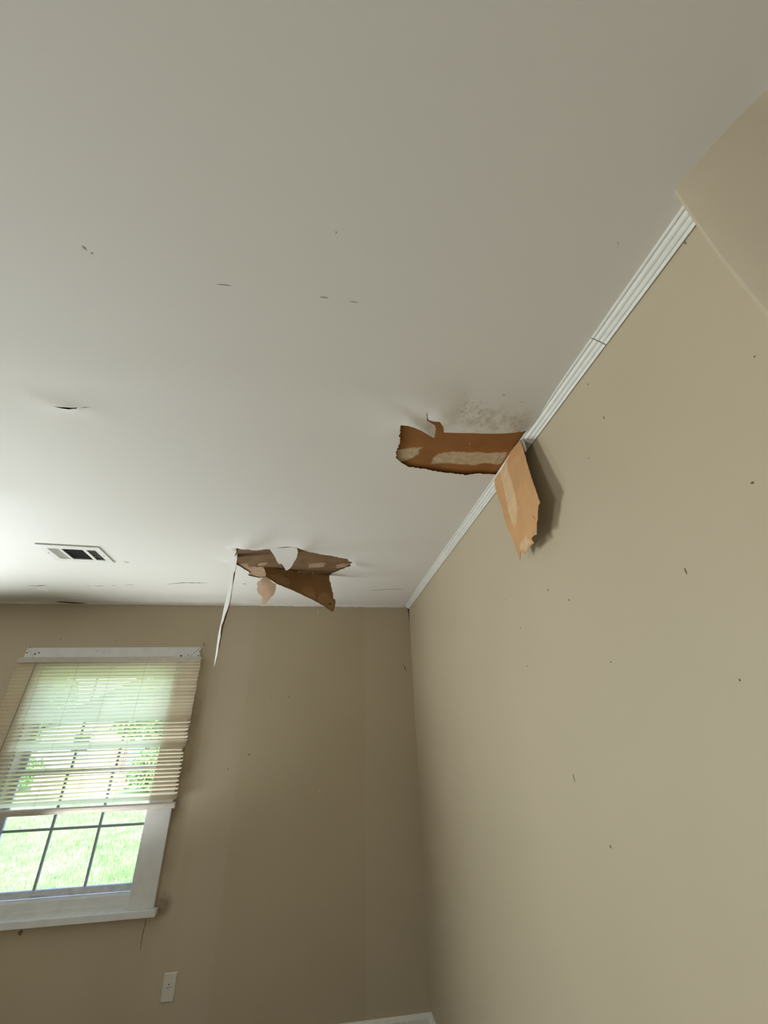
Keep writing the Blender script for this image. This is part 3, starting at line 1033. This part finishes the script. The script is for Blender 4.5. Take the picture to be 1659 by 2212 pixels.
x0, x1 = SECT[0]
for k in range(4):
    xx = x0 + (x1 - x0) * (k + .5) / 4
    blade((xx, ly0, -.003), (xx, ly1, -.003), R(-42), 'y', M['vent'], .013)
x0, x1 = SECT[1]
for k in range(7):
    yy = ly0 + (ly1 - ly0) * (k + .5) / 7
    blade((x0, yy, .004), (x1, yy, .004), R(78), 'x', M['vent_dark'], .009)
x0, x1 = SECT[2]
for k in range(3):
    xx = x0 + (x1 - x0) * (k + 1) / 4
    blade((xx, ly0, -.001), (xx, ly1, -.001), R(62), 'y', M['vent_grey'], .006)
for k in range(3):
    yy = ly0 + (ly1 - ly0) * (k + 1) / 4
    blade((x0, yy, .001), (x1, yy, .001), R(80), 'x', M['vent_grey'], .005)
for sx in (-1, 1):
    MB().tube([(sx * (fx - .014), 0, zf - .001), (sx * (fx - .014), 0, zf + .001)], .0035, 8).build('screw', M['vent_dark'], vt)

# ------------------------------------------------------------------ outlet plate on the back wall
ow = empty('outlet_plate', (-1.471, 0, .306))
tag(ow, 'small ivory outlet plate on the back wall below the window', 'outlet')
mb = MB()
pw, ph_ = .035, .0575
mb.add([(-pw, -.001, -ph_), (pw, -.001, -ph_), (pw, -.001, ph_), (-pw, -.001, ph_), (-pw + .004, -.006, -ph_ + .004), (pw - .004, -.006, -ph_ + .004), (pw - .004, -.006, ph_ - .004), (-pw + .004, -.006, ph_ - .004)],
       [(0, 1, 2, 3), (7, 6, 5, 4), (0, 4, 5, 1), (1, 5, 6, 2), (2, 6, 7, 3), (3, 7, 4, 0)])
mb.build('plate', M['plate'], ow)
MB().tube([(-.002, -.0055, .012), (-.002, -.0075, .012)], .0028, 8).build('screw', M['dark_crack'], ow)
for dx, dz in ((-.006, -.004), (.005, -.001)):
    MB().tube([(dx, -.0055, dz + .003), (dx - .001, -.0068, dz)], .0022, 6).build('socket_hole', M['dark_crack'], ow)

# ------------------------------------------------------------------ hanging flaps of torn skin
def flap(name, pxs, p0, nrm, front, back, disp=None, parent=None, seed=0, step=.008, amp=.0014, thick=.0014, grid=.014, lift=0.0, film=0.0):
    n = Vector(nrm).normalized()
    if n.dot(CAM - Vector(p0)) < 0: n = -n
    u = Vector((0, 0, 1)).cross(n).normalized()
    v = n.cross(u)
    P0 = Vector(p0)
    poly = []
    for x, y in pxs:
        q = at_plane(x, y, P0, n) - P0
        poly.append((q.dot(u), q.dot(v)))
    poly = jag(poly, step, amp, True, seed)
    xs = [p[0] for p in poly]; ys = [p[1] for p in poly]
    ex = []
    gx = min(xs)
    while gx < max(xs):
        gy = min(ys)
        while gy < max(ys):
            if inside((gx, gy), poly): ex.append((gx + random.uniform(-.2, .2) * grid, gy + random.uniform(-.2, .2) * grid))
            gy += grid
        gx += grid
    ex = [e for e in ex if inside(e, poly)]
    ov, tri = fill(poly, [], ex)
    nv = len(ov)
    f = []
    for w_ in ov:
        dd = disp(w_.x, w_.y) if disp else 0
        f.append(P0 + u * w_.x + v * w_.y + n * (dd + lift))
    vs = f + [p - n * thick for p in f]
    fs = [t for t in tri]; mi = [0] * len(tri)
    fs += [tuple(i + nv for i in t[::-1]) for t in tri]; mi += [1] * len(tri)
    cnt = {}
    for t in tri:
        for a, c in ((t[0], t[1]), (t[1], t[2]), (t[2], t[0])):
            cnt.setdefault(frozenset((a, c)), []).append((a, c))
    for k, l in cnt.items():
        if len(l) == 1:
            a, c = l[0]
            fs.append((c, a, a + nv, c + nv)); mi.append(0)
    mb = MB()
    mb.v = [tuple(p) for p in vs]; mb.f = [list(t) for t in fs]; mb.mi = mi
    o = mb.build(name, [front, back], parent, smooth=False)
    for p in o.data.polygons: p.use_smooth = True
    o.data.set_sharp_from_angle(angle=R(40))
    if film: edge_fade(o, list(range(len(poly))) + [nv + k for k in range(len(poly))], film)
    return o


# 1: big tan flap folded down beside the crown strip
A1 = at_ceil(1121, 951, ZC - .002)
N1 = Vector((-1, 0.04, 0.07))
def bend1(a, b): return 0.008 * math.sin(a * 9) * min(1, max(0, -b) / .15) - .010 * (max(0, -b) / .35) ** 2
FL1 = [(1123, 951), (1121, 953), (1110, 966), (1098, 982), (1085, 1000), (1072, 1018), (1069, 1026), (1068, 1047), (1073, 1073), (1081, 1103), (1088, 1136), (1094, 1155), (1101, 1174), (1106, 1193), (1110, 1211), (1111.5, 1203), (1113, 1192),
       (1117, 1190), (1121, 1195), (1126, 1186), (1129, 1182), (1136, 1178), (1144, 1172), (1139, 1163), (1141, 1160), (1146, 1156), (1151.6, 1155), (1153, 1140), (1154, 1128), (1157, 1122), (1158, 1108), (1160.5, 1095), (1160, 1092), (1165, 1085), (1157, 1060), (1149, 1035), (1142, 1012), (1136.5, 992), (1130, 970), (1126, 957)]
f1 = flap('hanging_flap', FL1, A1, N1, M['kraft'], M['ceiling'], bend1, None, 5)
tag(f1, 'large tan torn paper flap hanging over the white crown strip on the right', 'paper flap', 'torn flaps hanging from the ceiling')
flap('pale_streak', C2([(1035, 605), (1060, 575), (1088, 570), (1097, 640), (1125, 760), (1150, 900), (1157, 1000), (1140, 1120), (1118, 1165), (1085, 1080), (1060, 960), (1040, 800), (1022, 690)]), A1, N1, M['kraft_pale'], M['kraft_pale'], bend1, f1, 6, thick=.0001, lift=.00012, grid=.006, film=.012)
flap('pale_streak', C2([(1150, 1262), (1190, 1230), (1222, 1175), (1228, 1210), (1262, 1245), (1276, 1275), (1230, 1305), (1205, 1350), (1165, 1345), (1152, 1330)]), A1, N1, M['kraft_pale'], M['kraft_pale'], bend1, f1, 7, thick=.0001, lift=.00012, grid=.006, film=.012)
flap('tear', C2([(1275, 1027), (1300, 1050), (1318, 1090), (1296, 1058)]), A1, N1, M['kraft_dark'], M['kraft_dark'], bend1, f1, 8, thick=.0001, lift=.00014)
# rolled back of the skin at the top of that flap
pts = [at_plane(x, y, A1 + Vector((.010, 0, 0)), N1) for x, y in ((1126, 946), (1129, 956), (1133, 966), (1136, 976))]
MB().tube(pts, [.003, .007, .006, .002], 8).build('rolled_edge', M['ceiling'], f1, smooth=True)

# 2: long narrow white strip hanging at the left of the far hole
A2 = at_ceil(494, 1210, ZC - .004)
N2 = Vector((-.75, -.60, -.12))
def bend2(a, b): return .01 * math.sin(b * 9)
ST = C3([(335, 183), (350, 190), (357, 215), (352, 245), (345, 290), (335, 335), (322, 390), (306, 420), (298, 470), (290, 540), (280, 600), (268, 680), (255, 740), (235, 800), (222, 860), (208, 900), (205, 960), (207, 1000), (195, 1080), (183, 1170), (165, 1235), (152, 1278), (155, 1250), (165, 1180), (176, 1090), (183, 1000), (195, 900), (207, 820), (216, 740), (230, 670), (240, 610), (252, 560), (262, 480), (266, 410), (268, 350), (262, 318), (245, 302), (235, 285), (270, 290), (300, 240)])
f2 = flap('hanging_strip', ST, A2, N2, M['ceiling'], M['kraft_dark'], bend2, None, 9, step=.02, amp=.001, grid=.02, thick=.0014)
tag(f2, 'long narrow white paint strip hanging down past the back wall', 'paper flap', 'torn flaps hanging from the ceiling')
ED = C3([(345, 292), (336, 336), (324, 390), (308, 420), (300, 470), (292, 540), (282, 600), (270, 680), (257, 740), (237, 800), (224, 860), (210, 900), (207, 960), (209, 1000), (197, 1080), (186, 1165), (205, 1080), (222, 960), (240, 850), (252, 790), (268, 710), (280, 640), (290, 560), (305, 480), (320, 410), (334, 350), (340, 310)])
flap('brown_torn_edge', ED, A2 + Vector((.004, .006, 0)), N2, M['kraft_dark'], M['kraft_dark'], bend2, f2, 10, step=.02, amp=.001, grid=.02, thick=.0008)

# 3: white pointed tongue of skin in front of the far hole
A3 = at_ceil(615, 1186, ZC - .012)
N3 = Vector((-.22, -.45, -.85))
def bend3(a, b): return .012 * (max(0, -b) / .1) ** 2 * .3
f3 = flap('hanging_tongue', C3([(648, 195), (700, 188), (780, 184), (860, 180), (895, 182), (906, 205), (908, 235), (895, 280), (870, 320), (845, 362), (825, 378), (800, 386), (780, 350), (758, 328), (735, 330), (710, 295), (690, 255), (668, 225)]), A3, N3, M['ceiling'], M['board_b'], bend3, None, 11, step=.01, amp=.001)
tag(f3, 'white pointed tongue of ceiling paint hanging in front of the brown hole', 'paper flap', 'torn flaps hanging from the ceiling')

# 4: dark brown triangular flap with a nail hole
A4a = at_ceil(569, 1226, ZC); A4b = at_ceil(711, 1243, ZC)
hd = (A4b - A4a).normalized()
N4 = hd.cross(Vector((0.0, .30, -1)).normalized())
A4 = (A4a + A4b) / 2
def bend4(a, b): return -.03 * (max(0, -b) / .25) ** 2 + .008 * math.sin(a * 14)
F4 = C3([(590, 365), (610, 362), (760, 382), (900, 402), (1050, 422), (1195, 437), (1200, 490), (1212, 510), (1213, 535), (1222, 555), (1228, 590), (1238, 605), (1238, 640), (1245, 658), (1258, 658), (1262, 690), (1258, 730), (1248, 768), (1238, 775), (1215, 762), (1140, 712), (1000, 640), (860, 575), (720, 517), (660, 480), (612, 450), (615, 420), (605, 385)])
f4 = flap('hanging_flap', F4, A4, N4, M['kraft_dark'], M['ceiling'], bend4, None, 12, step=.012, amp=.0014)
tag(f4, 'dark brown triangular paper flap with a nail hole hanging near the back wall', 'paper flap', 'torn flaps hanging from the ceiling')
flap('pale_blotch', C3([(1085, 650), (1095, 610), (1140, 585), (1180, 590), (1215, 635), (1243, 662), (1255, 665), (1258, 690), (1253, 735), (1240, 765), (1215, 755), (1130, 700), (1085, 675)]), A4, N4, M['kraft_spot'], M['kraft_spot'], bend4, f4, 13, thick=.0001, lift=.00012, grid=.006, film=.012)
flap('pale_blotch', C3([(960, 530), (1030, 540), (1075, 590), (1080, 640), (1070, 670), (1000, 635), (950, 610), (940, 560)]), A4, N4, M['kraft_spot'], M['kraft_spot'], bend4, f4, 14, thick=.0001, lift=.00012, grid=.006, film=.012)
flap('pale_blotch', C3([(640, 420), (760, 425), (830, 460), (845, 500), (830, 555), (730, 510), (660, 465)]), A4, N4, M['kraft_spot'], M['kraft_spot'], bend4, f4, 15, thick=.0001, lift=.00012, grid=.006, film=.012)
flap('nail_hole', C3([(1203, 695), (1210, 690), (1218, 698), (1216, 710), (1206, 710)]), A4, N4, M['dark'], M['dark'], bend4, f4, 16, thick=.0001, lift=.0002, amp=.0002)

# 5: small rounded tan scrap
A5 = at_ceil(572, 1247, ZC - .002)
N5 = Vector((-.55, -.8, -.25))
def bend5(a, b): return .02 * math.sin(a * 16 + .6) * min(1, max(0, -b) / .05)
F5 = C3([(600, 462), (640, 470), (690, 500), (722, 520), (720, 560), (714, 590), (700, 620), (680, 635), (655, 665), (635, 690), (615, 700), (600, 720), (578, 716), (583, 680), (580, 640), (562, 618), (545, 615), (525, 592), (518, 560), (530, 540), (522, 520), (540, 490), (548, 495), (570, 475)])
f5 = flap('hanging_scrap', F5, A5, N5, M['tan'], M['ceiling'], bend5, None, 17, step=.008, amp=.002)
tag(f5, 'small rounded tan paper scrap hanging left of the dark triangular flap', 'paper flap', 'torn flaps hanging from the ceiling')

# ------------------------------------------------------------------ unseen, guessed lamp beyond the left edge, placed to shade the ceiling
cl = empty('guessed_ceiling_lamp', (-2.17, -1.88, ZC))
tag(cl, 'unseen, guessed round flush ceiling lamp, placed to shade the ceiling', 'lamp')
def dome(name, prof_, m, parent):
    n = 28
    vs = [(r * math.cos(2 * math.pi * k / n), r * math.sin(2 * math.pi * k / n), z) for r, z in prof_ for k in range(n)]
    fs = [(i * n + k, i * n + (k + 1) % n, (i + 1) * n + (k + 1) % n, (i + 1) * n + k) for i in range(len(prof_) - 1) for k in range(n)]
    return MB().add(vs, fs).build(name, m, parent, smooth=True)
dome('canopy', [(.001, -.002), (.15, -.002), (.155, -.012), (.15, -.022), (.14, -.024)], M['wand'], cl)
dome('glass_bowl', [(.14, -.020), (.138, -.045), (.12, -.075), (.08, -.100), (.03, -.112), (.001, -.114)], M['plate'], cl)
dome('finial', [(.012, -.110), (.012, -.124), (.006, -.132), (.0005, -.134)], M['wand'], cl)

# ------------------------------------------------------------------ yard outside
GZ = -0.62
M['soil'] = mat('lawn_soil', (0.27, 0.36, 0.18), 0.95, var=0.25, vscale=1.5)
M['grass'] = mat('grass_blades', (0.25, 0.40, 0.15), 0.8, var=0.30, vscale=2.2)
M['siding'] = mat('pale_blue_siding', (0.42, 0.50, 0.58), 0.7, var=0.04)
M['roof'] = mat('shingle_roof', (0.14, 0.125, 0.115), 0.9, var=0.2, vscale=3)
M['fascia'] = mat('white_fascia', (0.8, 0.8, 0.78), 0.6)
M['brick'] = mat('pale_red_brick', (0.50, 0.33, 0.29), 0.9, var=0.2, vscale=8)
M['leaf'] = mat('tree_leaves', (0.20, 0.32, 0.13), 0.7, var=0.4, vscale=1.7)
M['leaf_b'] = mat('hedge_leaves', (0.22, 0.38, 0.14), 0.7, var=0.4, vscale=2.5)
M['bark'] = mat('tree_bark', (0.22, 0.18, 0.15), 0.9, var=0.3, vscale=9)
M['house_glass'] = mat('house_window_dark', (0.06, 0.08, 0.10), 0.15)
yard = MB()
NX, NY = 40, 36
vs = []
for j in range(NY + 1):
    for i in range(NX + 1):
        x = -48 + 62 * i / NX
        y = .4 + 60 * (j / NY) ** 1.4
        vs.append((x, y, GZ + .06 * noise.noise(Vector((x * .4, y * .4, 0))) * min(1, y / 3)))
yard.add(vs, [(j * (NX + 1) + i, j * (NX + 1) + i + 1, (j + 1) * (NX + 1) + i + 1, (j + 1) * (NX + 1) + i) for j in range(NY) for i in range(NX)])
yo = yard.build('lawn', M['soil'], smooth=True)
tag(yo, 'sunlit green lawn outside the window', kind='structure')
rnd = random.Random(21)
gb = MB()
for k in range(52000):
    y = 3.5 + 12.0 * rnd.random() ** 1.3
    xc = -2.2 - (y) * .46
    x = xc + rnd.uniform(-1, 1) * (1.6 + y * .30)
    z = GZ + .06 * noise.noise(Vector((x * .4, y * .4, 0))) - .006
    h = rnd.uniform(.04, .10); a = rnd.uniform(0, 6.28); w = rnd.uniform(.004, .009)
    dx, dy = math.cos(a) * w, math.sin(a) * w
    lx, ly = rnd.uniform(-.05, .05), rnd.uniform(-.05, .05)
    gb.v += [(x - dx, y - dy, z), (x + dx, y + dy, z), (x + lx, y + ly, z + h)]
    nvv = len(gb.v)
    gb.f.append([nvv - 3, nvv - 2, nvv - 1]); gb.mi.append(0)
me = bpy.data.meshes.new('grass'); me.from_pydata(gb.v, [], gb.f); me.materials.append(M['grass'])
go = link('grass', me, M['grass'])
tag(go, 'short bright green grass blades on the lawn outside', 'grass', kind='stuff')

# neighbour's house with a gable towards the window
hs = empty('neighbour_house', (-12.6, 27, GZ))
tag(hs, 'pale blue gabled house across the lawn, seen through the blind', 'house')
hw = 4.9
MB().box((-hw, 0, 0), (hw, 7, 2.55)).build('wall', M['siding'], hs)
MB().add([(-hw, 0, 2.55), (hw, 0, 2.55), (0, 0, 5.1), (-hw, 7, 2.55), (hw, 7, 2.55), (0, 7, 5.1)], [(0, 1, 2), (5, 4, 3), (0, 3, 4, 1), (1, 4, 5, 2), (2, 5, 3, 0)]).build('gable', M['siding'], hs)
for s in (-1, 1):
    MB().add([(0, -.35, 5.14), (s * (hw + .4), -.35, 2.38), (s * (hw + .4), 7.3, 2.38), (0, 7.3, 5.14), (0, -.35, 5.26), (s * (hw + .4), -.35, 2.50), (s * (hw + .4), 7.3, 2.50), (0, 7.3, 5.26)],
             [(0, 1, 2, 3), (7, 6, 5, 4), (0, 4, 5, 1), (1, 5, 6, 2), (2, 6, 7, 3), (3, 7, 4, 0)]).build('roof_slope', M['roof'], hs)
    MB().add([(0, -.40, 5.02), (s * (hw + .4), -.40, 2.26), (s * (hw + .4), -.36, 2.26), (0, -.36, 5.02), (0, -.40, 5.24), (s * (hw + .4), -.40, 2.48), (s * (hw + .4), -.36, 2.48), (0, -.36, 5.24)],
             [(0, 1, 2, 3), (7, 6, 5, 4), (0, 4, 5, 1), (1, 5, 6, 2), (2, 6, 7, 3), (3, 7, 4, 0)]).build('bargeboard', M['roof'], hs)
for xx in (-2.6, 1.6):
    wv = MB().box((xx - .55, -.05, 1.0), (xx + .55, .0, 2.15)).build('window', M['fascia'], hs)
    MB().box((xx - .46, -.06, 1.09), (xx + .46, -.045, 2.06)).build('pane', M['house_glass'], wv)
dr = MB().box((-.75, -.05, .1), (.15, 0, 2.1)).build('door', M['brick'], hs)
MB().tube([(.05, -.09, 1.05), (.05, -.05, 1.05)], .04, 8).build('knob', M['fascia'], dr)

# low brick planter at the edge of the lawn: courses of bricks
bw = empty('brick_planter', (-10.6, 18.2, GZ))
tag(bw, 'low pale red brick garden wall across the lawn', 'garden wall')
BR = MB().box((-.19, -.10, -.055), (.19, .10, .055))
bme = bpy.data.meshes.new('brick'); bme.from_pydata(BR.v, [], BR.f); bme.materials.append(M['brick'])
MB().box((-1.75, -.085, -.05), (1.75, .085, .60)).build('mortar', M['fascia'], bw)
for c in range(5):
    for k in range(9):
        o = bpy.data.objects.new('brick', bme); COL.objects.link(o); o.parent = bw
        o.location = (-1.6 + k * .40 + (.2 if c % 2 else 0), 0, .06 + c * .122)


def foliage(name, loc, rx, rz, zc, nleaf, m, label, cat, seed, trunk=0.0, ls=.16):
    r = random.Random(seed)
    t = empty(name, loc)
    tag(t, label, cat)
    mb = MB()
    for k in range(nleaf):
        a = r.uniform(0, 6.283); b_ = math.acos(r.uniform(-1, 1)); q = r.random() ** .4
        lump = 1 + .25 * noise.noise(Vector((math.cos(a) * 1.7, math.sin(a) * 1.7, math.cos(b_) * 1.7 + seed)))
        p = Vector((rx * q * lump * math.sin(b_) * math.cos(a), rx * q * lump * math.sin(b_) * math.sin(a), zc + rz * q * lump * math.cos(b_)))
        u = Vector((r.uniform(-1, 1), r.uniform(-1, 1), r.uniform(-1, 1))).normalized()
        w = u.orthogonal().normalized()
        s = ls * r.uniform(.6, 1.3)
        nv = len(mb.v)
        mb.v += [tuple(p - u * s), tuple(p + w * s * .45), tuple(p + u * s), tuple(p - w * s * .45)]
        mb.f.append([nv, nv + 1, nv + 2, nv + 3]); mb.mi.append(0)
    me = bpy.data.meshes.new('leaves'); me.from_pydata(mb.v, [], mb.f)
    lo = link('leaves', me, m, t)
    lo['kind'] = 'stuff'
    st = MB()
    if trunk > 0:
        st.tube([(0, 0, 0), (.05, 0, zc * .5), (.0, .05, zc), (.1, 0, zc + rz * .7)], [trunk, trunk * .8, trunk * .6, trunk * .2], 8)
        for k in range(6):
            a = k * 1.05
            st.tube([(0, 0, zc - rz * .4), (rx * .35 * math.cos(a), rx * .35 * math.sin(a), zc), (rx * .75 * math.cos(a), rx * .75 * math.sin(a), zc + rz * .35)], [trunk * .45, trunk * .3, trunk * .08], 6)
        st.build('trunk', M['bark'], t)
    else:
        for k in range(7):
            a = k * .9
            st.tube([(.1 * math.cos(a), .1 * math.sin(a), 0), (rx * .6 * math.cos(a), rx * .6 * math.sin(a), zc + rz * .5)], [.03, .01], 5)
        st.build('stem', M['bark'], t)
    return t


foliage('garden_tree', (-10.0, 23.5, GZ), 2.1, 2.0, 3.3, 2600, M['leaf'], 'leafy tree in front of the pale blue house', 'tree', 3, .16)
foliage('garden_tree', (-25.5, 36, GZ), 4.2, 3.6, 5.0, 2600, M['leaf'], 'large leafy tree behind the left end of the pale blue house', 'tree', 5, .3, .3)
foliage('garden_bush', (-7.4, 17.0, GZ + .05), 1.0, .72, .75, 1600, M['leaf_b'], 'round green bush at the right end of the brick garden wall', 'bush', 8, 0, .09)
foliage('garden_bush', (-14.0, 19.6, GZ + .05), 1.1, .6, .62, 1400, M['leaf_b'], 'low green bush at the left end of the brick garden wall', 'bush', 9, 0, .09)
